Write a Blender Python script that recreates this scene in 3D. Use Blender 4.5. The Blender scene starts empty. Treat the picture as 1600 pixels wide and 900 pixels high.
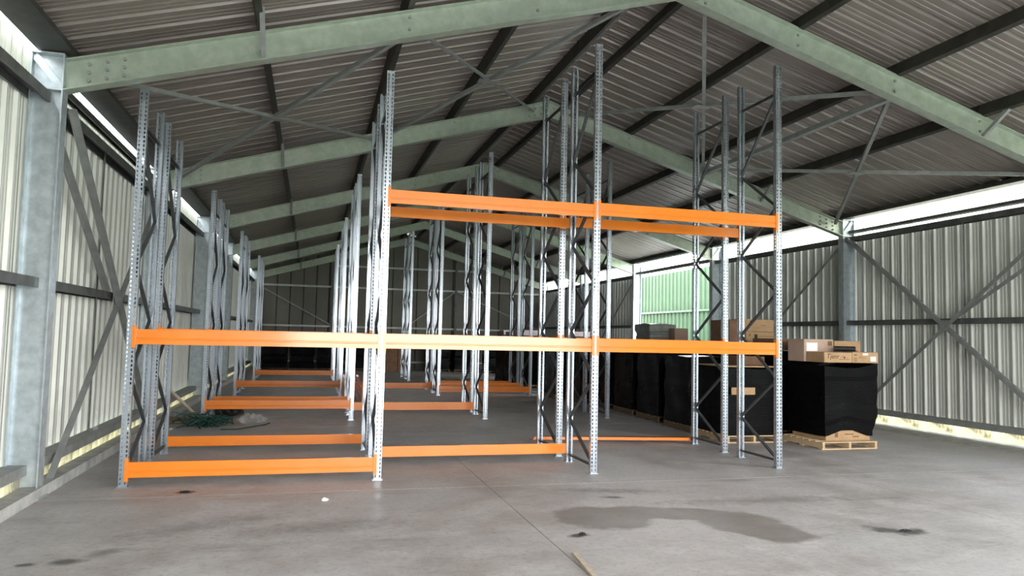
import bpy, bmesh, math, random
from mathutils import Vector, Matrix
random.seed(7)
SC = bpy.context.scene
COL = SC.collection

# ------------------------------------------------------------------ camera
CAM_H, YAW, PITCH, ROLL, FPX = 1.7671, 0.2645, 0.0661, 0.0224, 1144.37
cy, sy, cp, sp, cr, sr = math.cos(YAW), math.sin(YAW), math.cos(PITCH), math.sin(PITCH), math.cos(ROLL), math.sin(ROLL)
r0 = Vector((cy, -sy, 0)); u0 = Vector((-sy*sp, -cy*sp, cp)); f0 = Vector((sy*cp, cy*cp, sp))
RV = r0*cr + u0*sr; UV = u0*cr - r0*sr
camd = bpy.data.cameras.new('camera'); cam = bpy.data.objects.new('camera', camd); COL.objects.link(cam)
M = Matrix((RV, UV, -f0)).transposed().to_4x4(); M.translation = Vector((0, 0, CAM_H)); cam.matrix_world = M
camd.sensor_width = 36; camd.lens = FPX/1600*36; camd.clip_end = 400
SC.camera = cam

# ------------------------------------------------------------------ world and exposure
W = bpy.data.worlds.new('world'); SC.world = W; W.use_nodes = True
wn = W.node_tree.nodes; wl = W.node_tree.links
bg = wn['Background']
tc = wn.new('ShaderNodeTexCoord'); sx = wn.new('ShaderNodeSeparateXYZ'); rp = wn.new('ShaderNodeValToRGB')
wl.new(tc.outputs['Generated'], sx.inputs[0]); wl.new(sx.outputs['Z'], rp.inputs[0]); wl.new(rp.outputs[0], bg.inputs[0])
rp.color_ramp.elements[0].position = 0.0; rp.color_ramp.elements[0].color = (0.98, 0.98, 0.94, 1)
rp.color_ramp.elements[1].position = 0.7; rp.color_ramp.elements[1].color = (0.86, 0.93, 1.0, 1)
bg.inputs[1].default_value = 6.0
SC.view_settings.view_transform = 'Standard'; SC.view_settings.look = 'None'
SC.view_settings.gamma = 1.0; SC.view_settings.use_curve_mapping = False
SC.view_settings.exposure = 1.6
SC.cycles.max_bounces = 8; SC.cycles.diffuse_bounces = 5; SC.cycles.glossy_bounces = 4
SC.cycles.sample_clamp_indirect = 8.0
SC.cycles.use_denoising = True

# ------------------------------------------------------------------ dimensions (metres; x right, y into the shed, z up)
P = [-2.75, 2.96, 8.66, 14.34, 20.1, 25.8, 31.5, 37.3]      # portal frames
XL, XR, XA = -2.64, 11.78, 4.57                               # inner column faces, ridge
ZE, SL = 4.261, 0.2891                                        # rafter underside at the column, roof slope
RD = 0.34                                                     # vertical depth of the rafters
WL, WR = -2.97, 12.11                                         # cladding planes
def zr(x): return ZE + SL*(min(x, 2*XA-x) - XL)               # rafter underside
ZROOF = RD + 0.20
X0 = -1.963; BAY = 2.79
RX = [X0 + BAY*i for i in range(4)]

# ------------------------------------------------------------------ door opening in the front wall behind the camera: sky portal
DX0, DX1, DZ = -.6, 7.8, 4.5
def sky_portal(name, loc, rot, sxx, syy):
    l = bpy.data.lights.new(name, 'AREA'); l.shape = 'RECTANGLE'; l.size = sxx; l.size_y = syy
    l.cycles.is_portal = True
    o = bpy.data.objects.new(name, l); COL.objects.link(o); o.location = loc; o.rotation_euler = rot
sky_portal('front_sky_portal', ((DX0+DX1)/2, -2.95, DZ/2), (math.pi/2, 0, 0), DX1-DX0, DZ)
sky_portal('near_side_sky_portal', (12.2, 4.35, 2.1), (0, math.pi/2, 0), 4.1, 2.7)
sky_portal('side_sky_portal', (12.2, 22.95, 2.4), (0, math.pi/2, 0), 4.8, 5.6)

# ------------------------------------------------------------------ materials
def mat(name): 
    m = bpy.data.materials.new(name); m.use_nodes = True
    n = m.node_tree.nodes; return m, n, m.node_tree.links, n['Principled BSDF']
def mix_col(n, l, fac, a, b):
    x = n.new('ShaderNodeMix'); x.data_type = 'RGBA'
    if hasattr(fac, 'is_linked') or hasattr(fac, 'links'): l.new(fac, x.inputs[0])
    else: x.inputs[0].default_value = fac
    for k, v in ((6, a), (7, b)):
        if isinstance(v, tuple): x.inputs[k].default_value = v + ((1,) if len(v) == 3 else ())
        else: l.new(v, x.inputs[k])
    return x.outputs[2]
def noise(n, l, scale, detail=4, rough=.6, vec=None, stretch=None):
    t = n.new('ShaderNodeTexNoise'); t.inputs['Scale'].default_value = scale; t.inputs['Detail'].default_value = detail
    t.inputs['Roughness'].default_value = rough
    if vec is None:
        c = n.new('ShaderNodeTexCoord'); vec = c.outputs['Object']
    if stretch:
        mp = n.new('ShaderNodeMapping'); mp.inputs['Scale'].default_value = stretch; l.new(vec, mp.inputs[0]); vec = mp.outputs[0]
    l.new(vec, t.inputs[0]); return t.outputs[0]
def ramp(n, l, f, a, b, va=0., vb=1.):
    r = n.new('ShaderNodeMapRange'); r.inputs[1].default_value = a; r.inputs[2].default_value = b
    r.inputs[3].default_value = va; r.inputs[4].default_value = vb; l.new(f, r.inputs[0]); return r.outputs[0]
def bump(n, l, b, h, strength, dist=.01):
    x = n.new('ShaderNodeBump'); x.inputs['Strength'].default_value = strength; x.inputs['Distance'].default_value = dist
    l.new(h, x.inputs['Height']); l.new(x.outputs[0], b.inputs['Normal'])
def basic(name, c1, c2, scale=8, rough=.5, metal=0., lo=.35, hi=.65, bstr=0, stretch=None, coat=0):
    m, n, l, b = mat(name)
    f = noise(n, l, scale, stretch=stretch); g = ramp(n, l, f, lo, hi)
    l.new(mix_col(n, l, g, c1, c2), b.inputs['Base Color'])
    b.inputs['Roughness'].default_value = rough; b.inputs['Metallic'].default_value = metal
    if coat: b.inputs['Coat Weight'].default_value = coat; b.inputs['Coat Roughness'].default_value = .12
    if bstr: bump(n, l, b, f, bstr)
    return m
STEEL = basic('galvanised_frame_steel', (.33, .38, .31), (.42, .47, .40), 7, .40, .3)
COLST = basic('galvanised_column_steel', (.42, .47, .50), (.56, .62, .66), 9, .42, .6)
PURL = basic('backlit_galvanised_purlin', (.035, .034, .03), (.06, .058, .05), 5, .55, .3)  # backlit blackness of the purlins is put into the base colour
GIRT = basic('dull_galvanised_girt', (.085, .088, .088), (.14, .143, .14), 5, .5, .3)
BRST = basic('grey_angle_steel', (.26, .27, .27), (.34, .35, .34), 6, .55, .3)
POST = basic('bright_galvanised_post', (.45, .50, .56), (.53, .58, .65), 14, .26, .8)
LACE = basic('galvanised_lacing', (.055, .058, .062), (.08, .085, .09), 14, .5, .3)
ORNG = basic('orange_powder_coat', (.80, .20, .004), (.85, .225, .006), 3, .32, 0, coat=.8)
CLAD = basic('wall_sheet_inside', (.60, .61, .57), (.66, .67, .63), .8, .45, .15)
CLADB = basic('dimmed_end_wall_sheet', (.12, .115, .093), (.145, .138, .115), .8, .5, .1)  # base darkened to put the light falloff at the far end into colour
ROOF = basic('roof_sheet_underside', (.225, .195, .175), (.275, .24, .217), .7, .40, .25)
KERB = basic('kerb_concrete', (.36, .36, .36), (.52, .52, .51), 6, .85, 0, bstr=.2)
CARD = basic('cardboard', (.40, .25, .13), (.47, .30, .165), 5, .8)
CARDK = basic('dark_cardboard', (.16, .085, .05), (.21, .115, .07), 5, .8)
CARDP = basic('pinkish_cardboard', (.44, .31, .24), (.50, .36, .28), 5, .8)
WOOD = basic('pallet_wood', (.46, .32, .18), (.60, .44, .27), 9, .75, 0, stretch=(1, 6, 6))
WOODD = basic('dark_pallet_wood', (.10, .065, .04), (.17, .115, .07), 9, .8, 0, stretch=(1, 6, 6))  # darker brown version of the pallet wood
STICK = basic('pale_batten_wood', (.55, .46, .36), (.66, .57, .46), 12, .7)
WHITE = basic('white_paper', (.82, .83, .85), (.88, .88, .90), 5, .7)
INK = basic('dark_print_ink', (.03, .02, .015), (.05, .03, .02), 5, .7)
INKB = basic('faded_brown_print', (.16, .09, .04), (.20, .11, .06), 5, .7)
GREENS = basic('green_painted_sheet', (.030, .068, .030), (.040, .085, .038), 1.5, .5)
GREYW = basic('grey_wrapped_plastic', (.20, .21, .20), (.30, .31, .29), 6, .4, bstr=.3)
NETG = basic('dark_green_net', (.01, .045, .035), (.02, .075, .055), 20, .6)
BLK = basic('black_plastic', (.006, .006, .007), (.012, .012, .014), 10, .35)
BAG = basic('crumpled_black_bag', (.008, .007, .008), (.016, .015, .016), 10, .6, bstr=.5)
PINKW = basic('pale_pink_wrap', (.42, .34, .35), (.5, .42, .43), 8, .5)

def wrap_mat():
    m, n, l, b = mat('black_stretch_wrap')
    c = n.new('ShaderNodeTexCoord')
    f = noise(n, l, 3.5, 6, .65, c.outputs['Object'], (1.2, 1.2, 22)); g = noise(n, l, 2.0, 3, .5, c.outputs['Object'])
    b.inputs['Base Color'].default_value = (.004, .004, .0045, 1)
    l.new(ramp(n, l, g, .35, .7, .22, .5), b.inputs['Roughness'])
    b.inputs['Specular IOR Level'].default_value = .06
    bump(n, l, b, f, .5, .012); return m
WRAP = wrap_mat()

def trans_mat(name, c, tcol, mixf, stain=None):
    m, n, l, b = mat(name)
    out = n['Material Output']; d = n.new('ShaderNodeBsdfDiffuse'); t = n.new('ShaderNodeBsdfTranslucent'); mx = n.new('ShaderNodeMixShader')
    d.inputs[0].default_value = c + (1,); t.inputs[0].default_value = tcol + (1,)
    if stain:
        f = noise(n, l, 2.6, 6, .7, None, (1, 1, 1.2)); g = ramp(n, l, f, .52, .66)
        cc = mix_col(n, l, g, tcol, stain); l.new(cc, t.inputs[0])
    mx.inputs[0].default_value = mixf
    l.new(d.outputs[0], mx.inputs[1]); l.new(t.outputs[0], mx.inputs[2]); l.new(mx.outputs[0], out.inputs[0])
    n.remove(b); return m
GRP = trans_mat('translucent_wall_sheet', (.6, .6, .54), (.78, .755, .66), .65)
GLOWU = trans_mat('gap_glow_sheet', (.6, .6, .55), (.11, .11, .098), .4)  # plain sheeting made translucent to stand in for light leaking through gaps
GLOWL = trans_mat('stained_gap_glow_skirt', (.5, .48, .42), (.30, .27, .17), .45, (.06, .05, .015))  # stained skirt, made translucent to stand in for light entering at the slab gap

def clear_mat():
    m, n, l, b = mat('clear_plastic')
    b.inputs['Base Color'].default_value = (.85, .9, .9, 1); b.inputs['Roughness'].default_value = .12
    b.inputs['Alpha'].default_value = .12; return m
CLEAR = clear_mat()

def floor_mat():
    m, n, l, b = mat('worn_concrete')
    c = n.new('ShaderNodeNewGeometry'); v = c.outputs['Position']
    big = noise(n, l, .35, 5, .6, v); mid = noise(n, l, 1.7, 8, .68, v); fine = noise(n, l, 16, 6, .8, v)
    streak = noise(n, l, 1.1, 6, .7, v, (.5, 2.2, 1))
    col = mix_col(n, l, ramp(n, l, mid, .3, .7), (.32, .288, .275), (.62, .595, .59))
    col = mix_col(n, l, ramp(n, l, big, .40, .60, 0, .6), col, (.58, .575, .585))
    col = mix_col(n, l, ramp(n, l, streak, .56, .72, 0, .45), col, (.22, .19, .175))
    col = mix_col(n, l, ramp(n, l, fine, .50, .72, 0, .55), col, (.20, .175, .165))
    fleck = noise(n, l, 4.2, 9, .75, v, (.8, 1.4, 1))
    col = mix_col(n, l, ramp(n, l, fleck, .63, .72, 0, .6), col, (.13, .115, .105))
    pale = noise(n, l, 6.0, 8, .75, v, (1.3, .8, 1))
    col = mix_col(n, l, ramp(n, l, pale, .60, .72, 0, .5), col, (.62, .61, .61))
    sep = n.new('ShaderNodeSeparateXYZ'); l.new(v, sep.inputs[0])
    wob = noise(n, l, 1.9, 5, .65, v)
    def mth(op, a, bb):
        x = n.new('ShaderNodeMath'); x.operation = op
        for i, q in enumerate((a, bb)):
            if isinstance(q, (int, float)): x.inputs[i].default_value = q
            else: l.new(q, x.inputs[i])
        return x.outputs[0]
    wf = noise(n, l, 7.5, 5, .7, v)
    def ell(cx, cyy, rx, ry, rot, soft, wobble, w_):
        dx = mth('SUBTRACT', sep.outputs[0], cx); dy = mth('SUBTRACT', sep.outputs[1], cyy)
        ca, sa = math.cos(rot), math.sin(rot)
        a = mth('ADD', mth('MULTIPLY', dx, ca/rx), mth('MULTIPLY', dy, sa/rx))
        e = mth('ADD', mth('MULTIPLY', dx, -sa/ry), mth('MULTIPLY', dy, ca/ry))
        d = mth('SQRT', mth('ADD', mth('MULTIPLY', a, a), mth('MULTIPLY', e, e)), 0)
        d = mth('ADD', d, mth('MULTIPLY', mth('SUBTRACT', w_, .5), wobble))
        return ramp(n, l, d, 1+soft, 1-soft)
    # dried spill with a soft edge, tyre scuffs and oil drips: wear with shapes of its own
    f = None
    for q in ((2.86, 6.88, .48, .48, -.3), (3.25, 7.02, .55, .28, -.2), (3.75, 6.86, .55, .27, -.25), (4.12, 6.50, .42, .42, 0), (4.22, 6.12, .34, .42, .25)):
        e_ = ell(*q, .10, .9, wob); f = e_ if f is None else mth('MAXIMUM', f, e_)
    sp_ = noise(n, l, 2.3, 5, .6, v)
    col = mix_col(n, l, mth('MULTIPLY', f, ramp(n, l, sp_, .25, .7, .60, .82)), col, (.185, .160, .145))
    def blob(cx, cyy, rx, ry, rot, soft, amp, dark, wobble=1.6):
        nonlocal col
        e_ = mth('MULTIPLY', ell(cx, cyy, rx, ry, rot, soft, wobble, wf), amp)
        col = mix_col(n, l, e_, col, dark)
    blob(5.36, 5.95, .17, .10, -.9, .45, .8, (.05, .045, .042), 2.6)
    blob(5.58, 5.83, .16, .08, .3, .4, .85, (.04, .036, .034), 2.4)
    blob(2.38, 6.30, .10, .05, .3, .4, .9, (.03, .028, .028), 1.8)
    blob(-1.25, 8.72, .10, .07, .2, .3, .9, (.02, .02, .02), 1.5)
    blob(-1.72, 6.30, .10, .07, .1, .5, .8, (.06, .055, .05), 2.2)
    blob(-1.50, 6.52, .13, .07, .6, .6, .55, (.09, .085, .07), 2.4)
    blob(-1.98, 6.28, .06, .04, .1, .4, .8, (.04, .036, .036), 1.8)
    blob(3.45, 8.05, .45, .10, -.25, .8, .5, (.09, .08, .075), 4.5)
    blob(3.3, 7.72, .10, .05, -.25, .5, .8, (.05, .045, .042), 2.5)
    blob(4.9, 7.3, .9, .12, -.05, .8, .45, (.10, .09, .085), 4.5)
    blob(.2, 7.0, .5, .15, .1, .8, .4, (.11, .1, .095), 4.5)
    blob(-.9, 7.2, .5, .16, .4, .8, .4, (.11, .1, .095), 4.5)
    # chalky line across the bay
    wy = mth('ADD', sep.outputs[1], mth('MULTIPLY', mth('SUBTRACT', wob, .5), .12))
    lf = mth('ABSOLUTE', mth('SUBTRACT', wy, mth('SUBTRACT', 8.43, mth('MULTIPLY', sep.outputs[0], .030))), 0)
    lf = mth('MULTIPLY', ramp(n, l, lf, .035, .008, 0, .5), ramp(n, l, sep.outputs[0], 3.8, 4.6))
    col = mix_col(n, l, lf, col, (.6, .58, .55))
    l.new(col, b.inputs['Base Color'])
    l.new(ramp(n, l, mid, .3, .7, .42, .68), b.inputs['Roughness'])
    bump(n, l, b, fine, .25, .004)
    return m
FLOOR = floor_mat()
GRASS = basic('outside_grass', (.10, .17, .05), (.22, .28, .11), .6, .9)
GRAVEL = basic('outside_yard_gravel', (.36, .37, .33), (.50, .50, .46), 1.5, .9)

# ------------------------------------------------------------------ mesh helpers
class MB:
    def __init__(s): s.v = []; s.f = []
    def add(s, v, f):
        k = len(s.v); s.v += [tuple(p) for p in v]; s.f += [tuple(i+k for i in q) for q in f]; return s
    def box(s, x0, y0, z0, x1, y1, z1):
        v = [(x0,y0,z0),(x1,y0,z0),(x1,y1,z0),(x0,y1,z0),(x0,y0,z1),(x1,y0,z1),(x1,y1,z1),(x0,y1,z1)]
        return s.add(v, [(0,3,2,1),(4,5,6,7),(0,1,5,4),(1,2,6,5),(2,3,7,6),(3,0,4,7)])
    def extrude(s, prof, p0, p1, U, V, closed=True):
        p0, p1, U, V = Vector(p0), Vector(p1), Vector(U), Vector(V); n = len(prof)
        v = [p0+U*a+V*b for a, b in prof] + [p1+U*a+V*b for a, b in prof]
        f = [(i, (i+1) % n, n+(i+1) % n, n+i) for i in range(n if closed else n-1)]
        if closed: f += [tuple(range(n))[::-1], tuple(range(n, 2*n))]
        return s.add(v, f)
    def tube(s, pts, r, k=6):
        pts = [Vector(p) for p in pts]; rings = []
        for i, p in enumerate(pts):
            d = (pts[min(i+1, len(pts)-1)] - pts[max(i-1, 0)]).normalized()
            a = d.cross(Vector((0, 0, 1)) if abs(d.z) < .9 else Vector((1, 0, 0))).normalized(); b = d.cross(a)
            rr = r[i] if isinstance(r, (list, tuple)) else r
            rings.append([p + (a*math.cos(2*math.pi*j/k) + b*math.sin(2*math.pi*j/k))*rr for j in range(k)])
        v = [q for g in rings for q in g]; f = []
        for i in range(len(pts)-1):
            for j in range(k): f.append((i*k+j, i*k+(j+1) % k, (i+1)*k+(j+1) % k, (i+1)*k+j))
        f += [tuple(range(k))[::-1], tuple(range((len(pts)-1)*k, len(pts)*k))]
        return s.add(v, f)
    def mesh(s, name, m, smooth=False):
        me = bpy.data.meshes.new(name); me.from_pydata(s.v, [], s.f); me.materials.append(m)
        bm = bmesh.new(); bm.from_mesh(me); bmesh.ops.recalc_face_normals(bm, faces=bm.faces); bm.to_mesh(me); bm.free()
        if smooth:
            for q in me.polygons: q.use_smooth = True
        me.update(); return me
    def obj(s, name, m, parent=None, smooth=False): return link(name, s.mesh(name, m, smooth), parent)
def link(name, me, parent=None, loc=None, rz=None):
    o = bpy.data.objects.new(name, me); COL.objects.link(o)
    if parent: o.parent = parent
    if loc is not None: o.location = loc
    if rz is not None: o.rotation_euler = (0, 0, rz)
    return o
def tag(o, label=None, cat=None, group=None, kind=None):
    for k, v in (('label', label), ('category', cat), ('group', group), ('kind', kind)):
        if v: o[k] = v
    return o
def empty(name, loc=(0, 0, 0), rz=0, parent=None):
    o = bpy.data.objects.new(name, None); COL.objects.link(o); o.location = loc; o.rotation_euler = (0, 0, rz)
    o.empty_display_size = .1
    if parent: o.parent = parent
    return o
def copy_tree(o, parent=None):
    c = o.copy(); COL.objects.link(c)
    if parent is not None: c.parent = parent
    for ch in list(o.children): copy_tree(ch, c)
    return c
def structure(name, label=None):
    return tag(empty(name), label, None, None, 'structure')
def I_prof(d, w, tf=.014, tw=.009):
    a, b, t = w/2, d/2, tw/2
    return [(-a,-b),(a,-b),(a,-b+tf),(t,-b+tf),(t,b-tf),(a,b-tf),(a,b),(-a,b),(-a,b-tf),(-t,b-tf),(-t,-b+tf),(-a,-b+tf)]
def C_prof(d, w, t=.006, lip=.02):                     # web on u=0, opening towards +u; v from 0 to d
    return [(0,0),(w,0),(w,lip),(w-t,lip),(w-t,t),(t,t),(t,d-t),(w-t,d-t),(w-t,d-lip),(w,d-lip),(w,d),(0,d)]
def L_prof(a, t=.008): return [(0,0),(a,0),(a,t),(t,t),(t,a),(0,a)]
def bar_between(mb, p0, p1, prof, up=(0, 0, 1)):
    p0, p1 = Vector(p0), Vector(p1); d = (p1-p0).normalized(); U = d.cross(Vector(up)).normalized(); V = U.cross(d).normalized()
    return mb.extrude(prof, p0, p1, U, V)
RB = lambda a, b: [(-a/2,-b/2),(a/2,-b/2),(a/2,b/2),(-a/2,b/2)]

# ------------------------------------------------------------------ floor: slabs with saw-cut joints
floor = structure('floor', 'worn grey concrete floor with stains and saw-cut joints')
MB().box(-3.05, -3.2, -.30, 12.2, 37.6, -.02).obj('floor_base', KERB, floor)
sxs = [-2.62, 2.07, 6.9, 11.45]; sys_ = [-3.0, 2.6, 8.52, 14.3, 20.1, 25.8, 31.5, 37.3]
for i in range(3):
    for j in range(7):
        g = .004
        MB().box(sxs[i]+g, sys_[j]+g, -.05, sxs[i+1]-g, sys_[j+1]-g, 0).obj('slab', FLOOR, floor)

# ------------------------------------------------------------------ corrugated sheets
def sheet_profile(n, per, dep):
    pts = []
    for k in range(n):
        b = k*per; q = per/.28
        pts += [(b, 0), (b+.055*q, 0), (b+.063*q, dep*.16), (b+.077*q, dep*.16), (b+.085*q, 0), (b+.125*q, 0), (b+.133*q, dep*.16), (b+.147*q, dep*.16), (b+.155*q, 0),
                (b+.195*q, 0), (b+.214*q, dep), (b+.240*q, dep), (b+.259*q, 0)]
    pts.append((n*per, 0)); return pts
def sheet_mesh(name, n, per, dep, A, L, N, m, m2=None):
    """ribs spaced along A, running along L, rising along N"""
    A, L, N = Vector(A), Vector(L), Vector(N); pr = sheet_profile(n, per, dep)
    mb = MB(); k = len(pr)
    mb.v = [tuple(A*u+N*w) for u, w in pr] + [tuple(A*u+N*w+L) for u, w in pr]
    mb.f = [(i, i+1, k+i+1, k+i) for i in range(k-1)]
    return mb.mesh(name, m)
PER = .281; SW = PER*3

wall_left = structure('wall_left', 'long left wall of ribbed pale sheeting on steel girts')
wall_right = structure('wall_right', 'long right wall of ribbed pale sheeting with bright strip above')
wall_back = structure('wall_back', 'dim end wall of flat ribbed sheeting with pale girts')
wall_front = structure('wall_front', 'front wall with wide doorway')
ZT_L = 4.20
me_l = sheet_mesh('cladding_sheet', 3, PER, .038, (0, 1, 0), (0, 0, ZT_L-.30), (1, 0, 0), CLAD)
me_ls = sheet_mesh('gap_glow_skirt_sheet', 3, PER, .038, (0, 1, 0), (0, 0, .36), (1, 0, 0), GLOWL)
me_lt = sheet_mesh('translucent_sheet', 3, PER, .038, (0, 1, 0), (0, 0, .515), (1, 0, 0), GLOWU)
me_lk = sheet_mesh('gap_glow_skirt_sheet', 3, PER, .036, (0, 1, 0), (0, 0, .262), (1, 0, 0), GLOWL)
me_r = sheet_mesh('cladding_sheet', 3, PER, .038, (0, 1, 0), (0, 0, 4.22-.33), (-1, 0, 0), CLAD)
me_rt = sheet_mesh('translucent_sheet', 3, PER, .012, (0, 1, 0), (0, 0, .58), (-1, 0, 0), GRP)
ns = int((37.3+2.8)/SW)+1
for i in range(ns):
    y = -2.8 + i*SW
    link('cladding_sheet', me_l, wall_left, (WL-.04, y, .30))
    link('translucent_sheet', me_lt, wall_left, (WL-.035, y, 4.19))  # added glowing strip where ordinary cladding would catch the eaves light
    link('skirt_sheet', me_lk, wall_left, (-2.862, y, -.03))
    if (y+SW < 20.3 or y > 25.4) and not (P[1]-.2 < y and y+SW < 5.9):
        link('cladding_sheet', me_r, wall_right, (WR+.04, y, .33))
        link('skirt_sheet', me_ls, wall_right, (WR+.05+.038, y, -.01))
        link('translucent_sheet', me_rt, wall_right, (WR+.045, y, 4.20))
# kerbs
mb = MB(); mb.box(-2.815, -2.8, -.1, XL+.02, 37.3, .115); mb.obj('kerb', KERB, wall_left)
mb = MB(); mb.extrude([(11.25,-.05),(11.6,.02),(12.14,.05),(12.14,-.2),(11.25,-.2)], (0,-2.8,0), (0,20.2,0), (1,0,0), (0,0,1)); mb.obj('kerb', KERB, wall_right)
mb = MB(); mb.extrude([(11.25,-.05),(11.6,.02),(12.14,.05),(12.14,-.2),(11.25,-.2)], (0,25.7,0), (0,37.3,0), (1,0,0), (0,0,1)); mb.obj('kerb', KERB, wall_right)
mb = MB(); mb.box(11.25, 20.2, -.2, 12.3, 25.7, .0); mb.obj('door_threshold', KERB, wall_right)
# girts between the columns
def girt(wall, side, y0, y1, z0, h=.105, d=.20):
    mb = MB(); gm = BRST if z0 < .3 else GIRT
    if side < 0: mb.extrude(C_prof(d, h, .006, .02), (WL, y0, z0+h), (WL, y1, z0+h), (0, 0, -1), (1, 0, 0))
    else: mb.extrude(C_prof(d, h, .006, .02), (WR, y0, z0+h), (WR, y1, z0+h), (0, 0, -1), (-1, 0, 0))
    mb.obj('girt', gm, wall)
for k in range(7):
    y0, y1 = P[k]+.012, P[k+1]-.012
    for z0 in (.235, 2.165, 4.135): girt(wall_left, -1, y0, y1, z0)
    if k == 2: girt(wall_left, -1, y0, y1, 4.46, .075, .10)
    if k == 1: girt(wall_right, 1, y0, y1, 4.135)
    elif k != 4:
        for z0 in (.255, 2.20, 4.135): girt(wall_right, 1, y0, y1, z0)
        if k == 2: girt(wall_right, 1, y0, y1, 4.33, .07, .12)
    else: girt(wall_right, 1, y0, y1, 4.24, .09, .2)
# sag rods half way along each bay
for k in range(7):
    ym = (P[k]+P[k+1])/2-.25
    mb = MB(); mb.tube([(WL+.08, ym, .30), (WL+.08, ym, 4.2)], .012, 6); mb.obj('sag_rod', GIRT, wall_left)
    if k not in (1, 4):
        mb = MB(); mb.tube([(WR-.08, ym, .30), (WR-.08, ym, 4.2)], .012, 6); mb.obj('sag_rod', GIRT, wall_right)
# cross bracing of the bay behind the first frame, and single diagonals beyond
def wall_x(wall, x, y0, y1, z0, z1, s):
    L = L_prof(.075)
    for (a, b) in (((x, y0, z0), (x, y1, z1)), ((x+s*.02, y0, z1), (x+s*.02, y1, z0))):
        bar_between(MB(), a, b, L, (1, 0, 0)).obj('diagonal_brace', BRST, wall)
    ym, zm = (y0+y1)/2, (z0+z1)/2
    MB().box(x-.012, ym-.11, zm-.10, x-.002, ym+.11, zm+.10).obj('gusset_plate', BRST, wall)
wall_x(wall_left, -2.735, P[2]+.42, P[3]-.18, .08, 4.2, 1)
bar_between(MB(), (-2.80, P[2]+.16, 3.92), (-2.80, 11.3, 2.28), L_prof(.07), (1, 0, 0)).obj('diagonal_brace', BRST, wall_left)
wall_x(wall_right, 11.86, P[2]+.2, P[3]-.12, .12, 4.22, -1)
bar_between(MB(), (11.90, P[2]+.25, 3.75), (11.90, 11.35, 2.35), L_prof(.07), (1, 0, 0)).obj('diagonal_brace', BRST, wall_right)
bar_between(MB(), (11.9, P[3]+.15, 4.1), (11.9, 17.2, 2.2), L_prof(.07), (1, 0, 0)).obj('diagonal_brace', BRST, wall_right)
bar_between(MB(), (11.9, P[5]+.15, 4.1), (11.9, P[6]-.2, .3), L_prof(.07), (1, 0, 0)).obj('diagonal_brace', BRST, wall_right)
# end wall: wide flat panels, pale girts, posts and diagonals
YB = 37.42
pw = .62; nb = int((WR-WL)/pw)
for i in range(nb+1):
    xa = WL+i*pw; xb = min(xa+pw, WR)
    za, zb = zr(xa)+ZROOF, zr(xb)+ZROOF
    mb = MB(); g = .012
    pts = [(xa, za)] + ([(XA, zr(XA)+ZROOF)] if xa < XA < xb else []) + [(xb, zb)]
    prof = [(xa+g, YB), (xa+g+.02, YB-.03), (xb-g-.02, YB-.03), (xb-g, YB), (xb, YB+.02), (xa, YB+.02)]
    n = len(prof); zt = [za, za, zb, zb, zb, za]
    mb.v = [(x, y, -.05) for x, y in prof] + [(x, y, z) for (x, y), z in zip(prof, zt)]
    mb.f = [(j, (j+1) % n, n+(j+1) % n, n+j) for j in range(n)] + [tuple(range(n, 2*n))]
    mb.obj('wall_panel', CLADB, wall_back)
for z0, xa, xb in ((2.02, -2.7, 11.8), (3.98, -2.7, 11.8), (5.04, .9, 8.2), (.3, -2.7, 11.8)):
    mb = MB(); mb.extrude(C_prof(.09, .09), (xa, YB-.04, z0), (xb, YB-.04, z0), (0, 0, 1), (0, -1, 0)); mb.obj('girt', basic('pale_girt', (.42, .44, .44), (.52, .54, .54), 5, .5, .3) if z0 == 2.02 else bpy.data.materials['pale_girt'] if 'pale_girt' in bpy.data.materials else GIRT, wall_back)
for xp in (.9, 4.57, 7.1):
    mb = MB(); mb.extrude(I_prof(.18, .12), (xp, YB-.12, 0), (xp, YB-.12, zr(xp)), (1, 0, 0), (0, 1, 0)); mb.obj('wind_post', GIRT, wall_back)
bar_between(MB(), (-2.6, YB-.16, 3.95), (.85, YB-.16, 2.1), L_prof(.06), (0, 1, 0)).obj('diagonal_brace', BRST, wall_back)
bar_between(MB(), (4.6, YB-.18, 2.1), (7.05, YB-.18, 3.95), L_prof(.06), (0, 1, 0)).obj('diagonal_brace', BRST, wall_back)
bar_between(MB(), (7.2, YB-.16, 3.95), (11.6, YB-.16, 2.1), L_prof(.06), (0, 1, 0)).obj('diagonal_brace', BRST, wall_back)
# front wall (behind the camera) with the doorway
mb = MB(); YF = -2.95
zl, zk = zr(WL)+ZROOF, zr(XA)+ZROOF
for poly in ([(WL, 0), (DX0, 0), (DX0, zr(DX0)+ZROOF), (WL, zl)], [(DX1, 0), (WR, 0), (WR, zl), (DX1, zr(DX1)+ZROOF)], [(DX0, DZ), (DX1, DZ), (DX1, zr(DX1)+ZROOF), (XA, zk), (DX0, zr(DX0)+ZROOF)]):
    n = len(poly); q = MB(); q.v = [(x, YF, z) for x, z in poly] + [(x, YF-.05, z) for x, z in poly]
    q.f = [tuple(range(n)), tuple(range(n, 2*n))[::-1]] + [(j, (j+1) % n, n+(j+1) % n, n+j) for j in range(n)]
    q.obj('front_panel', CLAD, wall_front)

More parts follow.
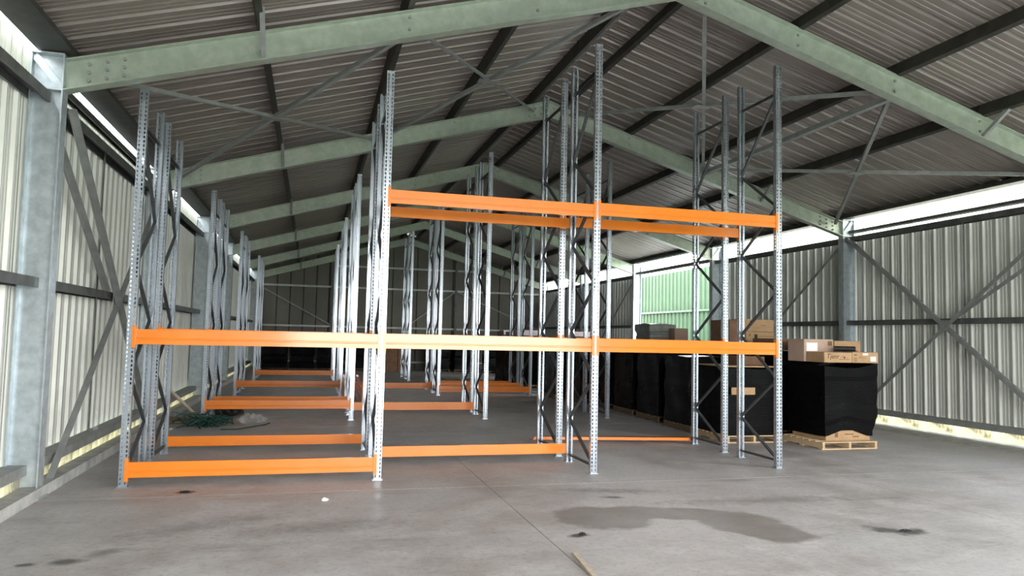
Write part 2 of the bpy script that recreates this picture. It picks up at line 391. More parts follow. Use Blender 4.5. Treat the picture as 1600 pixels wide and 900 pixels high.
# ------------------------------------------------------------------ roof
ceiling = structure('ceiling', 'pitched roof of ribbed grey sheets on dark purlins')
RP = .352; RW = RP*2; RIB = .048
XE = -2.925; hx = XA - XE; Lx = Vector((hx, 0, SL*hx)); ln = Vector((-SL, 0, 1)).normalized()
me_sl = sheet_mesh('roof_sheet', 2, RP, RIB, (0, 1, 0), Lx, ln, ROOF)
Lr = Vector((-hx, 0, SL*hx)); rn = Vector((SL, 0, 1)).normalized()
me_sr = sheet_mesh('roof_sheet', 2, RP, RIB, (0, 1, 0), Lr, rn, ROOF)
zeave = zr(XL)+ZROOF + SL*(XE-XL)
for i in range(int((37.45+3.0)/RW)+1):
    y = -3.0+i*RW
    link('roof_sheet', me_sl, ceiling, (XE, y, zeave)); link('roof_sheet', me_sr, ceiling, (2*XA-XE, y, zeave))
PX = [-.68, .99, 2.60, 4.22, 4.92, 6.42, 8.06, 9.60]
def purlin(x, y0, y1, z0, d=.198, w=.075):
    mb = MB(); left = x < XA
    U = Vector((1, 0, SL)).normalized() if left else Vector((1, 0, -SL)).normalized()
    V = Vector((-U.z, 0, U.x))
    mb.extrude(C_prof(d, w), (x-.037, y0, z0), (x-.037, y1, z0), U, V); mb.obj('purlin', PURL, ceiling)
for x in PX:
    for k in range(7):
        purlin(x, P[k]+.002, P[k+1]-.002, zr(x)+RD+.0)
# eaves beams
for k in range(7):
    mb = MB(); mb.box(-2.90, P[k]+.002, 4.665, -2.55, P[k+1]-.002, zr(-2.90)+ZROOF-.004); mb.obj('eaves_beam', PURL, ceiling)
    mb = MB(); mb.box(11.74, P[k]+.002, 4.655, 11.99, P[k+1]-.002, zr(11.99)+ZROOF-.004); mb.obj('eaves_beam', PURL, ceiling)
mb = MB(); mb.extrude([(-.28,-.09),(0,0),(.28,-.09),(.28,-.10),(0,-.012),(-.28,-.10)], (XA, -3.0, zr(XA)+ZROOF+.05), (XA, 37.45, zr(XA)+ZROOF+.05), (1, 0, 0), (0, 0, 1)); mb.obj('ridge_cap', ROOF, ceiling)
# roof cross bracing in the braced bay
def roof_x(xa, xb):
    y0, y1 = P[2]+.12, P[3]-.12; zf = lambda x: zr(x)+.16
    for a, b in (((xa, y0), (xb, y1)), ((xb, y0), (xa, y1))):
        bar_between(MB(), (a[0], a[1], zf(a[0])), (b[0], b[1], zf(b[0])), L_prof(.06), (0, 0, 1)).obj('roof_brace', BRST, ceiling)
    xm = (xa+xb)/2
    MB().box(xm-.16, (y0+y1)/2-.09, zf(xm)-.012, xm+.16, (y0+y1)/2+.09, zf(xm)-.004).obj('gusset_plate', BRST, ceiling)
for a, b in ((-2.45, 1.05), (1.05, 4.2), (5.0, 8.1), (8.1, 11.5)): roof_x(a, b)
mb = MB(); mb.box(8.12, P[2]+.1, 5.40, 8.22, P[3]-.1, 5.48); mb.obj('roof_strut', BRST, ceiling)

# ------------------------------------------------------------------ portal frames
CH = math.cos(math.atan(SL))
def bolt_grid(pts, axis, name, parent):
    mb = MB()
    for p in pts:
        p = Vector(p); mb.tube([p, p+Vector(axis)*.022], .021, 6)
    o = mb.obj(name, BRST, parent); o['kind'] = 'stuff'
def portal(k):
    y = P[k]
    fr = structure('portal_frame', 'pale green-grey steel portal frame, number %d back from the door' % (k+1) if 0 else None)
    for s, xi, xo in ((-1, XL, -2.955), (1, XR, 12.095)):
        mb = MB(); mb.extrude(I_prof(abs(xi-xo), .17), ((xi+xo)/2, y, 0), ((xi+xo)/2, y, 4.635), (0, 1, 0), (1, 0, 0)); c = mb.obj('column', COLST, fr)
        MB().box(min(xi, xo), y-.10, 4.635, max(xi, xo), y+.10, 4.65).obj('cap_plate', COLST, c)
        a, b = sorted((xi-s*-.015, xo-s*.015))
        MB().box(a, y-.08, ZE-.006, b, y+.08, ZE+.008).obj('stiffener', COLST, c)
        bar_between(MB(), (xo-s*.02, y-.045, 4.62), (xi+s*.02, y-.045, ZE+.02), RB(.075, .012), (0, 1, 0)).obj('stiffener', COLST, c)
        MB().box(min(xi, xo)-.03, y-.13, 0, max(xi, xo)+.03, y+.13, .02).obj('base_plate', COLST, c)
    for s in (-1, 1):
        xe = XL if s < 0 else XR
        d = Vector((-s, 0, SL)).normalized(); up = Vector((s*SL, 0, 1)).normalized()
        dep = RD*CH
        p0 = Vector((xe, y, ZE)) + up*(dep/2) - d*0.02; 
        t = (abs(XA-xe))/abs(d.x); p1 = Vector((xe, y, ZE)) + up*(dep/2) + d*(t - up.x*s*dep/2*0)
        # shear-cut ends so the rafters meet columns and ridge on vertical planes
        pr = I_prof(dep, .165); mb = MB(); n = len(pr)
        def cut(x):
            out = []
            for a, b in pr:
                base = Vector((xe, y, ZE)) + up*(dep/2+b); tt = (x-base.x)/d.x
                q = base + d*tt; out.append((q.x, y+a, q.z))
            return out
        mb.v = cut(xe) + cut(XA)
        mb.f = [(i, (i+1) % n, n+(i+1) % n, n+i) for i in range(n)] + [tuple(range(n))[::-1], tuple(range(n, 2*n))]
        r = mb.obj('rafter', STEEL, fr)
        f = y-.011
        zc = lambda x, h: zr(x)+h
        if k in (2, 3, 4):
            bolt_grid([(xe - s*(.22+.17*i), f, zc(xe - s*(.22+.17*i), h)) for i in range(3) for h in (.08, .17, .26)], (0, -1, 0), 'bolts', r)
            bolt_grid([(x, f, zc(x, h)) for x in PX if (x < XA) == (s < 0) and abs(x-XA) > .6 for h in (.12, .27)], (0, -1, 0), 'bolts', r)
            bolt_grid([(XA + s*(.14+.13*i), f, zc(XA + s*(.14+.13*i), h)) for i in range(3) for h in (.1, .24)], (0, -1, 0), 'bolts', r)
        xf = -.68 if s < 0 else 9.6
        bar_between(MB(), (xf, y-.06, zr(xf)+.02), (xf, y-.60, zr(xf)+RD+.06), L_prof(.055), (1, 0, 0)).obj('fly_brace', BRST, fr)
    mb = MB(); q = .30
    pl = [(XA-q, zr(XA-q)+.04), (XA, zr(XA)+.04), (XA+q, zr(XA+q)+.04), (XA+q, zr(XA+q)+RD-.03), (XA, zr(XA)+RD-.03), (XA-q, zr(XA-q)+RD-.03)]
    n = 6; mb.v = [(x, y-.014, z) for x, z in pl]+[(x, y-.004, z) for x, z in pl]
    mb.f = [tuple(range(n)), tuple(range(n, 2*n))[::-1]]+[(j, (j+1) % n, n+(j+1) % n, n+j) for j in range(n)]
    mb.obj('apex_plate', STEEL, fr)
    return fr
ORD = ['behind the camera', 'just ahead of the doorway', 'nearest in view, before the racks', 'between first and second rack rows', 'behind the second rack row', 'behind the third rack row', 'behind the last rack row', 'against the dim end wall']
for k in range(8):
    fr = portal(k); fr['label'] = 'green-grey steel portal frame ' + ORD[k]

# ------------------------------------------------------------------ outside
outside = structure('outside_ground', 'grassy yard outside the shed')
MB().box(-60, -70, -.45, 80, 100, -.25).obj('grass_field', GRASS, outside)
MB().box(-3.0, -30, -.24, 12.2, -3.2, -.03).obj('yard_apron', GRAVEL, outside)
MB().box(12.35, -12, -.24, 16.0, 46, -.03).obj('yard_apron', GRAVEL, outside)
shed = tag(empty('green_shed', (16.0, 0, 0)), 'pale green corrugated shed standing outside the open side bay', 'shed')
me_g = sheet_mesh('wall_sheet', 3, .36, .06, (0, 1, 0), (0, 0, 3.0), (-1, 0, 0), GREENS)
me_g2 = sheet_mesh('wall_sheet', 3, .36, .06, (0, 1, 0), (0, 0, 1.85), (-1, 0, 0), GREENS)
for i in range(20):
    link('wall_sheet', me_g, shed, (0, 24+i*1.08, .08)); link('wall_sheet', me_g2, shed, (.07, 24+i*1.08, 3.07))
MB().box(-.12, 24, 3.02, .0, 45.6, 3.10).obj('ledge_flashing', GREENS, shed)
MB().box(.08, 24, -.05, 6, 45.6, 4.85).obj('shed_body', GREENS, shed)
MB().box(-.05, 24, -.2, .08, 45.6, .08).obj('plinth', KERB, shed)

# ------------------------------------------------------------------ pallet racks
def post_mesh(H):
    xs = [-.045, -.035, -.017, .017, .035, .045]
    zs = []; z = .03; zs.append(0.0)
    while z < H-.03: zs += [z, z+.030]; z += .05
    zs.append(H)
    ring = [(-.020, .068), (-.045, .068)] + [(-.045, .040), (-.045, .026)] + [(x, 0) for x in xs] + [(.045, .026), (.045, .040)] + [(.045, .068), (.020, .068)]
    bm = bmesh.new(); n = len(ring)
    rows = [[bm.verts.new((x, y, z)) for x, y in ring] for z in zs]
    for r in range(len(zs)-1):
        hole = r % 2 == 1 and r < len(zs)-2
        for i in range(n-1):
            if hole and i in (5, 7, 2, 10): continue
            bm.faces.new((rows[r][i], rows[r][i+1], rows[r+1][i+1], rows[r+1][i]))
    bmesh.ops.recalc_face_normals(bm, faces=bm.faces)
    bmesh.ops.solidify(bm, geom=bm.faces[:], thickness=.0022)
    me = bpy.data.meshes.new('post'); bm.to_mesh(me); bm.free(); me.materials.append(POST); return me
me_base = MB().box(-.065, -.02, 0, .065, .10, .006).mesh('base_plate', POST)
FD = 1.009
def frame_proto(H):
    fr = empty('upright_frame'); pm = post_mesh(H)
    a = link('post', pm, fr, (0, 0, .004)); b = link('post', pm, fr, (0, FD, .004), math.pi)
    link('base_plate', me_base, fr, (0, 0, 0)); link('base_plate', me_base, fr, (0, FD, 0), math.pi)
    ya, yb = .045, FD-.045
    top = H-.43; zs = [.12]; z = .62
    while z < top-.7: zs.append(z); z += .62
    zs.append(top)
    pr = [(-.02,-.013),(.02,-.013),(.02,.013),(.015,.013),(.015,-.009),(-.015,-.009),(-.015,.013),(-.02,.013)]
    side = 0
    ends = (ya, yb)
    for i in range(len(zs)-1):
        p0 = (0, ends[side], zs[i]); p1 = (0, ends[1-side], zs[i+1]); side = 1-side
        bar_between(MB(), p0, p1, [(v, u) for u, v in pr], (1, 0, 0)).obj('diagonal_brace', LACE, fr)
    for z in (.105, top+.03):
        bar_between(MB(), (0, ya, z), (0, yb, z), [(v, u) for u, v in pr], (1, 0, 0)).obj('horizontal_brace', LACE, fr)
    return fr
HEI = [4.50, 5.05, 5.75, 5.79]
PROTO = [None]*4; FIRST = [True]*4
for i in range(4): PROTO[i] = frame_proto(HEI[i])
def add_frame(rack, i):
    f = PROTO[i] if FIRST[i] else copy_tree(PROTO[i]); FIRST[i] = False
    f.parent = rack; f.location = (RX[i], 0, 0); return f
BL = BAY-.092
def beam_mesh(h):
    g = .006
    prof = [(0, 0), (0, h*.30), (g, h*.335), (g, h*.40), (0, h*.435), (0, h), (.048, h), (.048, 0)]     # u = depth, v = height; pressed groove on the face
    def mk():
        mb = MB(); mb.extrude(prof, (0, 0, 0), (BL, 0, 0), (0, 1, 0), (0, 0, 1)); return mb.mesh('beam', ORNG)
    return mk()
ME_BEAM = {h: beam_mesh(h) for h in (.17, .14)}
def conn_mesh(h):
    bm = bmesh.new(); H = .25 if h > .15 else .21; z0 = (h-H)/2
    mb = MB(); t = .004
    prof = [(-.034, -.004), (t, -.004), (t, .055), (0, .055), (0, 0), (-.034, 0)]
    mb.extrude(prof, (0, 0, z0), (0, 0, z0+H), (1, 0, 0), (0, 1, 0))
    return mb.mesh('beam_connector', ORNG)
ME_CON = {h: conn_mesh(h) for h in (.17, .14)}
def conn_mirror(me):
    m2 = me.copy(); 
    for v in m2.vertices: v.co.x = -v.co.x
    m2.flip_normals(); return m2
ME_CON2 = {h: conn_mirror(m) for h, m in ME_CON.items()}
def add_beam(rack, bay, front, z, h=.17):
    if front: b = link('beam', ME_BEAM[h], rack, (RX[bay]+.046, .006, z))
    else: b = link('beam', ME_BEAM[h], rack, (RX[bay]+.046+BL, FD-.006, z), math.pi)
    b.location.y += -.0 if front else .0
    link('beam_connector', ME_CON[h], b, (0.0005, -.006, 0)); link('beam_connector', ME_CON2[h], b, (BL-.0005, -.006, 0))
    return b
F, B_ = True, False
racks = [
 (9.07, 'galvanized pallet rack nearest the camera, orange beams at three heights', (0,1,2,3), [(0,F,1.587,.17),(1,F,1.587,.17),(2,F,1.590,.17),(1,F,3.385,.17),(2,F,3.41,.17),(0,F,.105,.17),(1,B_,3.366,.14),(2,B_,3.385,.14),(1,B_,.118,.14)]),
 (10.47, 'galvanized pallet rack standing directly behind the nearest rack', (0,1,2,3), [(0,F,1.60,.17),(1,F,1.60,.17),(2,F,1.60,.17),(1,F,3.44,.14),(2,F,3.45,.14),(0,B_,.10,.14)]),
 (15.30, 'second-row pallet rack, front one of the pair, low orange beam on its left', (0,1,2,3), [(0,F,.235,.17),(0,B_,.23,.17),(1,B_,.105,.17),(0,F,1.6,.17)]),
 (16.69, 'second-row pallet rack, rear one of the back-to-back pair', (0,1,2,3), []),
 (21.30, 'third-row pallet rack, front one, low orange beams in two bays', (0,1,2,3), [(0,F,.235,.17),(2,F,.105,.17),(2,B_,.15,.17)]),
 (22.69, 'third-row pallet rack, rear one, low beams in middle and outer bays', (0,1,2,3), [(1,F,.105,.17),(2,B_,.12,.17)]),
 (28.09, 'farthest pallet rack row, front one, red-orange floor beam at its left', (0,1,2), [(0,F,.185,.17)]),
 (29.48, 'farthest pallet rack row, rear one, before wrapped pallets', (0,1,2), []),
]
for (y, lab, frs, bms) in racks:
    r = tag(empty('pallet_rack', (0, y, 0)), lab, 'pallet rack', 'galvanized pallet racks')
    for i in frs: add_frame(r, i)
    for (bay, fr, z, h) in bms: add_beam(r, bay, fr, z, h)

# loose beams
def loose_beam(loc, rz, label, h=.14, rx=0, group=None):
    b = tag(link('loose_beam', ME_BEAM[h], None, loc), label, 'rack beam', group)
    b.rotation_euler = (rx, 0, rz)
    link('beam_connector', ME_CON[h], b, (0.0005, -.006, 0)); link('beam_connector', ME_CON2[h], b, (BL-.0005, -.006, 0))
    return b
loose_beam((3.66, 11.98, .056), -.15+.0, 'thin orange beam lying alone on the floor behind the nearest racks', .14, -math.pi/2*0+math.pi/2)
for side, xb in (('left', .84), ('right', 1.20)):
    for k in range(3):
        loose_beam((xb + .012*((k*7) % 3), 20.62, .045+.185*k), -math.pi/2, 'orange beam, %s of the %s stack lying lengthwise in the aisle' % (('lowest', 'middle', 'topmost')[k], side), .17, 0, 'stacked loose beams')
# ------------------------------------------------------------------ pallets and wrapped goods
def pallet_proto(WOOD):
    p = empty('pallet'); Wd, L = 1.1, 1.1
    bd = MB().box(0, -.045, 0, Wd, .045, .018).mesh('deck_board', WOOD)
    st = MB().box(-.022, 0, 0, .022, L, .09).mesh('stringer', WOOD)
    for i in range(7): link('deck_board', bd, p, (0, .05+i*(L-.1)/6, .108))
    for i in range(3): link('bottom_board', bd, p, (0, .05+i*(L-.1)/2, 0))
    for i in range(3): link('stringer', st, p, (.03+i*(Wd-.06)/2, 0, .018))
    return p
PALS = {False: pallet_proto(WOOD), True: pallet_proto(WOODD)}; pal_first = {False: True, True: True}
def pallet(x, y, label, z=0, sx=1., group='wooden pallets under wrapped goods', dark=True):
    p = PALS[dark] if pal_first[dark] else copy_tree(PALS[dark]); pal_first[dark] = False
    p.location = (x, y, z); p.scale = (sx, 1, 1); return tag(p, label, 'pallet', group)
def wrapped(x0, x1, y0, y1, z0, z1, label, seed, mat_=None, topf=None, botf=None, bulge=.012, step=False, name='wrapped_load', cat='wrapped load'):
    rnd = random.Random(seed); nx, ny, nz = 12, 12, 14
    per = [(x0+(x1-x0)*i/nx, y0) for i in range(nx)] + [(x1, y0+(y1-y0)*i/ny) for i in range(ny)] + [(x1-(x1-x0)*i/nx, y1) for i in range(nx)] + [(x0, y1-(y1-y0)*i/ny) for i in range(ny)]
    n = len(per); ph = [rnd.uniform(0, 6.28) for _ in range(6)]; mb = MB(); cx, cyy = (x0+x1)/2, (y0+y1)/2
    lay = [rnd.uniform(-1, 1) for _ in range(5)]
    for k in range(nz+1):
        t = k/nz
        for j, (x, y) in enumerate(per):
            zt = topf(x, y) if topf else z1 + .012*math.sin(j*.5+ph[0]); zb = botf(x, y) if botf else z0
            z = zb+(zt-zb)*t
            if step and x > cx: x = cx+(x-cx)*(1+(.40 if z > .52 else .18 if z > .36 else 0)*(x-cx)/(x1-x0)*2*.0 + (.38 if z > .52 else .20 if z > .36 else 0)*(x-cx)/(x1-x0))
            o = bulge*(math.sin(z*9+ph[1]+j*.15)*.5 + lay[min(4, int(t*5))]*.9 + math.sin(j*.7+ph[2]+z*3)*.35)
            dx, dy = (x-cx)/(x1-x0)*2, (y-cyy)/(y1-y0)*2
            mb.v.append((x+o*dx, y+o*dy, z))
    for k in range(nz):
        for j in range(n): mb.f.append((k*n+j, k*n+(j+1) % n, (k+1)*n+(j+1) % n, (k+1)*n+j))
    mb.f.append(tuple(range(nz*n, (nz+1)*n))); mb.f.append(tuple(range(n))[::-1])
    o = mb.obj(name, mat_ or WRAP)
    # put the origin at the base
    off = Vector((cx, cyy, z0))
    o.data.transform(Matrix.Translation(-off)); o.location = off
    return tag(o, label, cat, 'black wrapped pallet loads' if mat_ is None else None)
def carton(x0, x1, y0, y1, z0, z1, label, m=None, prints=(), rz=0, group=None):
    mb = MB(); a, b, c = (x1-x0)/2, (y1-y0)/2, z1-z0
    bm = bmesh.new(); bmesh.ops.create_cube(bm, size=1); bmesh.ops.scale(bm, vec=(2*a, 2*b, c), verts=bm.verts); bmesh.ops.translate(bm, vec=(0, 0, c/2), verts=bm.verts)
    bmesh.ops.bevel(bm, geom=bm.edges[:], offset=.008, segments=1, affect='EDGES')
    me = bpy.data.meshes.new('carton'); bm.to_mesh(me); bm.free(); me.materials.append(m or CARD)
    o = link('carton', me, None, ((x0+x1)/2, (y0+y1)/2, z0), rz); tag(o, label, 'carton', group)
    # tape seam along the lid
    MB().box(-a+.01, -.03, c, a-.01, .03, c+.001).obj('packing_tape', INKB, o)
    for (kind, u0, v0, u1, v1, mm) in prints:
        q = MB().box(-a+u0*2*a, -b-.0015, v0*c, -a+u1*2*a, -b, v1*c).obj(kind, mm, o)
    return o
def text_part(o, s, x, y, z, size, m, shear=0):
    cu = bpy.data.curves.new('lettering', 'FONT'); cu.body = s; cu.size = size; cu.extrude = .0006; cu.shear = shear
    t = bpy.data.objects.new('lettering_source', cu); COL.objects.link(t)
    dg = bpy.context.evaluated_depsgraph_get(); me = bpy.data.meshes.new_from_object(t.evaluated_get(dg))
    bpy.data.objects.remove(t); me.materials.clear(); me.materials.append(m)
    l = link('lettering', me, o, (x, y, z)); l.rotation_euler = (math.pi/2, 0, 0); return l

PT = .126
# nearest load with open cartons above and below the wrap
pallet(8.26, 10.53, 'pale wooden pallet under the nearest black load by the wall', 0, 1.0, dark=False)
carton(8.45, 9.34, 10.68, 11.58, PT, .40, 'brown carton at the bottom of the nearest load, below the wrap', CARD, (('print_mark', .2, .2, .27, .5, INKB), ('print_mark', .42, .35, .62, .42, INKB), ('print_mark', .60, .2, .75, .27, INKB)))
def vtop(x, y): 
    return 1.385 - .035*(1-abs(x-8.9)/.5) + .10*max(0, (x-9.1))/.5*(1 if y < 11 else 1)
def vbot(x, y):
    if y < 10.75: return .20 + .14*max(0, 1-abs(x-8.86)/.42)
    return .19
wrapped(8.41, 9.38, 10.65, 11.66, .19, 1.38, 'tall black wrapped load nearest the camera, cartons on its top', 3, None, vtop, vbot, .010, True)
c1 = carton(8.42, 8.98, 10.67, 11.14, 1.445, 1.62, 'open-fronted brown carton with scrawled black lettering, front of the top', CARD, (('print_mark', .62, .62, .68, .66, INKB), ('print_mark', .52, .30, .92, .34, INK), ('print_mark', .58, .48, .86, .52, INKB), ('print_mark', .70, .40, .74, .62, INK), ('print_mark', .18, .86, .36, .89, INKB)))
text_part(c1, 'Tjenr', -.235, -.2365, .07, .115, INK, .1)
c2 = carton(8.985, 9.52, 10.67, 11.14, 1.445, 1.63, 'brown carton with white stickers, front right of the top', CARD, (('label_sticker', .40, .72, .60, .90, WHITE), ('label_sticker', .70, .15, .90, .60, WHITE), ('print_mark', .06, .66, .18, .80, INKB), ('print_mark', .06, .40, .18, .48, INKB), ('print_mark', .06, .25, .18, .32, INKB), ('print_mark', .06, .12, .18, .18, INKB), ('print_mark', .24, .56, .38, .60, INKB), ('print_mark', .24, .46, .52, .49, INKB)))
carton(8.39, 9.0, 11.16, 11.62, 1.445, 1.84, 'pinkish carton with a white paper sheet stuck on it', CARDP, (('paper_sheet', .08, .47, .45, .84, WHITE), ('print_mark', .80, .72, .95, .92, INKB)))
carton(9.02, 9.58, 11.16, 11.62, 1.445, 1.82, 'tan carton at the back of the top, behind the black roll', CARD)
roll = MB().tube([(8.86, 10.98, 1.682), (9.17, 10.82, 1.682)], .046, 14).obj('wrap_roll', BLK); tag(roll, 'black roll of stretch film lying on the front cartons', 'roll')
rc = MB().tube([(9.168, 10.821, 1.682), (9.176, 10.817, 1.682)], .024, 12).obj('cardboard_core', CARD, roll)
slat = MB().box(9.10, 10.98, 1.63, 9.36, 11.06, 1.655).obj('dark_board', CARDK); tag(slat, 'short dark board lying behind the black roll', 'board')
LOADS = [
 # x0, y0, top, label
 (8.45, 12.0, 1.60, 'black wrapped load directly behind the nearest one'),
 (7.02, 11.42, 1.29, 'low shiny black load with a cardboard band, seen between the posts'),
 (7.05, 12.78, 1.45, 'black load behind the low banded load, beside the posts'),
 (8.36, 13.45, 1.74, 'black load carrying the two brown cartons'),
 (7.18, 14.40, 1.60, 'black load under the beam end, first with a white seam'),
 (7.22, 15.80, 1.62, 'black load between the middle and outer posts'),
 (7.20, 17.20, 1.62, 'black load with clear film glinting on its corner'),
 (6.98, 18.65, 1.66, 'black load beside the gap in the second rack row'),
 (6.75, 20.10, 1.72, 'dark load just before the third rack row'),
 (6.78, 24.3, 1.78, 'dark load just behind the third rack row'),
 (6.9, 25.7, 1.78, 'dark load second behind the third rack row'),
 (7.0, 27.1, 1.8, 'dark load farthest along the right wall'),
 (8.50, 15.2, 1.6, 'black load in the second line, level with the second rack row'),
 (8.50, 16.7, 1.6, 'black load in the second line, before the grey bundle'),
 (8.30, 21.6, 1.78, 'dark load in the second line beside the third rack row'),
 (8.30, 23.1, 1.78, 'dark load in the second line under pale boxes'),
 (9.55, 19.9, 1.62, 'black load under the grey wrapped bundle'),
]
for i, (x, y, zt, lab) in enumerate(LOADS):
    pallet(x, y, 'wooden pallet under the ' + lab, dark=(i != 1))
    wrapped(x+.03, x+1.12, y+.02, y+1.10, PT+.002, zt, lab, 20+i, None, None, None, .010)
# cardboard band and boards on the low load
carton(7.08, 7.55, 11.37, 11.40, .84, .97, 'flat cardboard flap showing through the low load', CARD)
lid = MB().box(7.05, 11.46, 1.318, 8.15, 12.5, 1.338).obj('cardboard_sheet', CARD); tag(lid, 'pale cardboard sheet on top of the low banded load', 'cardboard sheet')
carton(7.55, 8.1, 11.9, 12.45, 1.338, 1.50, 'small dark carton on the low banded load', CARDK)
# brown cartons
carton(8.74, 9.48, 13.5, 14.4, 1.764, 1.98, 'lower brown carton with dark printed square', CARD, (('print_mark', .27, .25, .37, .75, INK), ('print_mark', .10, .55, .14, .8, INKB), ('print_mark', .42, .55, .9, .60, INKB)))
carton(8.64, 9.46, 13.5, 14.4, 1.984, 2.24, 'upper brown carton with dark printed square, topmost of its stack', CARD, (('print_mark', .24, .62, .33, .88, INK), ('print_mark', .55, .5, .72, .54, INKB), ('print_mark', .42, .28, .56, .31, INKB), ('print_mark', .45, .38, .85, .395, INKB)))
carton(8.38, 8.62, 13.55, 14.3, 1.762, 2.22, 'dark narrow carton standing beside the two brown cartons', CARDK)
carton(8.5, 9.3, 12.1, 12.9, 1.622, 1.84, 'dark brown carton behind the nearest load', CARDK)
# grey bundle and box outside bay
g = wrapped(9.68, 10.56, 19.95, 20.95, 1.64, 2.24, 'grey plastic wrapped bundle before the open side bay', 77, GREYW, None, None, .03, False, 'wrapped_bundle', 'bundle')
carton(10.28, 10.72, 19.55, 19.9, 1.3, 2.12, 'brown carton against the grey wrapped bundle', CARDP)
pallet(9.9, 18.75, 'wooden pallet before the grey bundle, second from the right wall')
wrapped(9.95, 10.98, 18.8, 19.85, PT+.002, 1.28, 'black load in front of the grey bundle', 99)
# pale boxes on the far loads
for (x0, x1, y, z0, z1, lab, m) in ((8.5, 9.2, 23.3, 1.81, 1.98, 'pale pink box on the far dark load', PINKW), (6.9, 7.6, 24.5, 1.81, 2.0, 'flat pale pink box near the third rack row', PINKW), (7.0, 7.9, 25.9, 1.81, 1.95, 'pale flat box behind the third rack row', PINKW), (7.1, 7.9, 27.3, 1.83, 2.0, 'pale box farthest along the right wall', PINKW)):
    carton(x0, x1, y, y+.7, z0+.002, z1, lab, m)
# goods at the end wall
for i, (x, y, w_, zt, lab) in enumerate(((-2.15, 34.6, 1.1, 1.55, 'black load in the left corner of the end wall'), (-.95, 34.5, 1.1, 1.62, 'glinting black load left of centre at the end wall'), (.25, 34.6, 1.1, 1.35, 'lower black load with grey film at the end wall'), (1.5, 34.8, 1.1, 1.6, 'dark load behind the rack posts at the end wall'), (5.3, 34.6, 1.1, 1.6, 'dark load right of the cartons at the end wall'), (6.6, 34.6, 1.1, 1.7, 'dark load near the end wall posts'), (7.9, 33.5, 1.1, 1.75, 'dark load under silvery film near the end wall'))):
    pallet(x, y, 'wooden pallet under the ' + lab)
    wrapped(x+.03, x+1.07, y+.02, y+1.08, PT+.002, zt, lab, 120+i, None, None, None, .03)
for i in range(3):
    for j in range(2):
        carton(3.3+j*.62, 3.9+j*.62, 34.6, 35.2, .0+i*.45, .448+i*.45, 'dim carton at the end wall, %s of %s pile' % (('lowest', 'middle', 'top')[i], ('left', 'right')[j]), CARDK)

# ------------------------------------------------------------------ small things on the left
# leaning and lying timber, cardboard, netting, plastic, bag
b = MB(); bar_between(b, (-2.52, 15.0, .62), (-2.18, 15.95, .05), RB(.035, .05)); tag(b.obj('timber_batten', STICK), 'thin pale batten leaning over the rubbish by the left wall', 'batten')
b = MB(); b.box(-.5, -.35, 0, .5, .35, .012); o = b.obj('flat_cardboard', CARD); o.location = (-2.36, 15.4, .02); o.scale = (.5, 1.1, 1); o.rotation_euler = (.02, .03, .04); tag(o, 'flattened brown cardboard under the netting by the left wall', 'cardboard sheet')
b = MB(); bar_between(b, (-2.50, 13.4, .02), (-2.32, 14.1, .02), RB(.05, .03)); tag(b.obj('timber_batten', STICK), 'short pale batten flat on the floor beside the netting', 'batten')
rnd = random.Random(5)
nm = MB()
for s_ in range(70):
    a = rnd.uniform(0, 6.28); R = rnd.uniform(.03, .34); cx, cyy = -1.82+R*math.cos(a)*1.15, 14.68+R*math.sin(a)*.8
    pts = []; d = rnd.uniform(0, 6.28); px, py, pz = cx, cyy, rnd.uniform(.03, .16)
    for t in range(6):
        pts.append((min(-1.36, max(-2.40, px)), min(15.08, py), max(.012, pz))); d += rnd.uniform(-.9, .9); px += .09*math.cos(d); py += .09*math.sin(d); pz += rnd.uniform(-.05, .05)
    nm.tube(pts, .011, 5)
o = nm.obj('netting_heap', NETG); tag(o, 'heap of dark green netting on the floor by the left wall', 'netting', None, 'stuff')
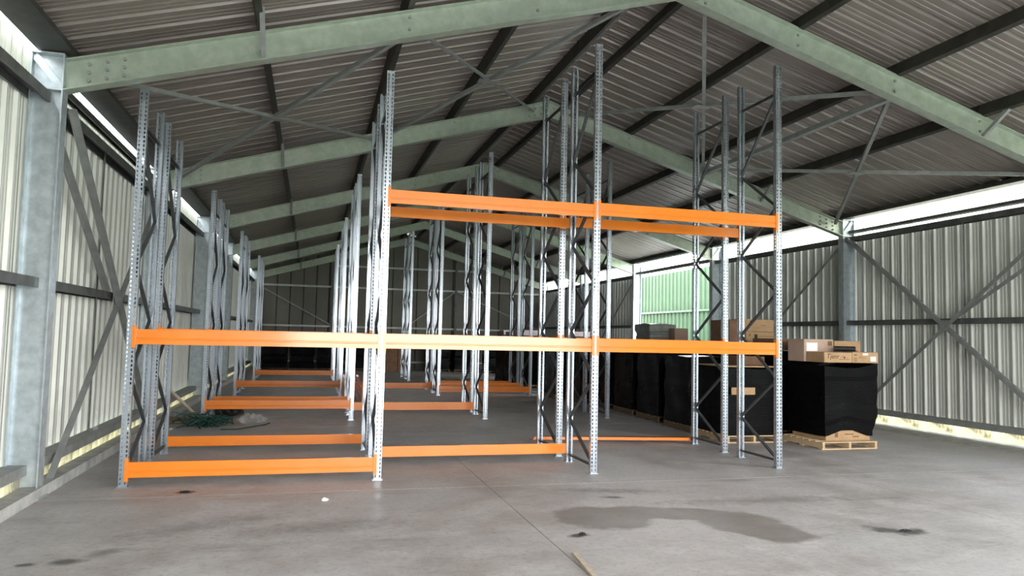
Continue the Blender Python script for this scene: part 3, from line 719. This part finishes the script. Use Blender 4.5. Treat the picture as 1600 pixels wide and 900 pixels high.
def crumple(name, c, r, m, seed, label, cat, amp=.35, n=18):
    rnd = random.Random(seed); bm = bmesh.new(); bmesh.ops.create_icosphere(bm, subdivisions=3, radius=1)
    for v in bm.verts:
        k = 1+rnd.uniform(-amp, amp)*.6 + .2*math.sin(v.co.x*5+seed)*math.cos(v.co.y*4)
        v.co = Vector((v.co.x*r[0]*k, v.co.y*r[1]*k, max(0, v.co.z*.5+.5)*r[2]*(1+rnd.uniform(-amp, amp))))
    me = bpy.data.meshes.new(name); bm.to_mesh(me); bm.free(); me.materials.append(m)
    o = link(name, me, None, c); return tag(o, label, cat)
crumple('plastic_film', (-1.06, 14.85, .0), (.22, .24, .15), CLEAR, 3, 'crumpled clear plastic film beside the green netting', 'plastic film', .5)
crumple('rubbish_bag', (-1.60, 16.15, 0), (.26, .2, .2), BAG, 4, 'small black rubbish bag behind the netting', 'bag', .3)
b = MB(); b.tube([(-1.5, 13.98, .012), (-1.2, 14.0, .012), (-.78, 14.6, .015), (-.72, 14.9, .012)], .012, 6); tag(b.obj('plastic_strap', NETG), 'loose dark strap trailing from the netting', 'strap')
# bottle on the ledge
zt = .341
bt = MB(); prof = [(.0, .034), (.02, .036), (.15, .036), (.19, .028), (.215, .015), (.24, .014)]
bt.tube([(0, 0, z) for z, r in prof], [r for z, r in prof], 14); bo = bt.obj('plastic_bottle', CLEAR, None, True); bo.location = (-2.86, 11.45, zt); tag(bo, 'empty clear plastic bottle on the left wall ledge', 'bottle')
MB().tube([(0, 0, .24), (0, 0, .262)], .016, 12).obj('bottle_cap', WHITE, bo)
d = MB(); d.box(-.09, -.05, 0, .09, .05, .05); o = d.obj('dark_block', BLK); o.location = (-2.85, 14.75, zt); tag(o, 'small black block on the left wall ledge behind the rack', 'block')
# floor litter
b = MB(); bar_between(b, (2.14, 5.76, .011), (2.02, 4.55, .011), RB(.04, .02)); tag(b.obj('timber_batten', STICK), 'pale wooden batten on the floor in front, running out of view', 'batten')
crumple('paper_scrap', (.194, 8.05, 0), (.035, .03, .03), WHITE, 9, 'tiny crumpled white scrap on the bare floor', 'paper scrap')
crumple('dirt_lump', (2.42, 6.32, 0), (.028, .02, .018), BAG, 11, 'small dark lump of dirt near the dried spill', 'dirt lump')
crumple('rag', (5.52, 5.86, 0), (.06, .03, .02), BAG, 12, 'black oily rag on the right of the floor', 'rag')
crumple('black_scrap', (-1.26, 8.72, 0), (.05, .035, .015), BAG, 13, 'flat black scrap before the nearest rack', 'scrap')
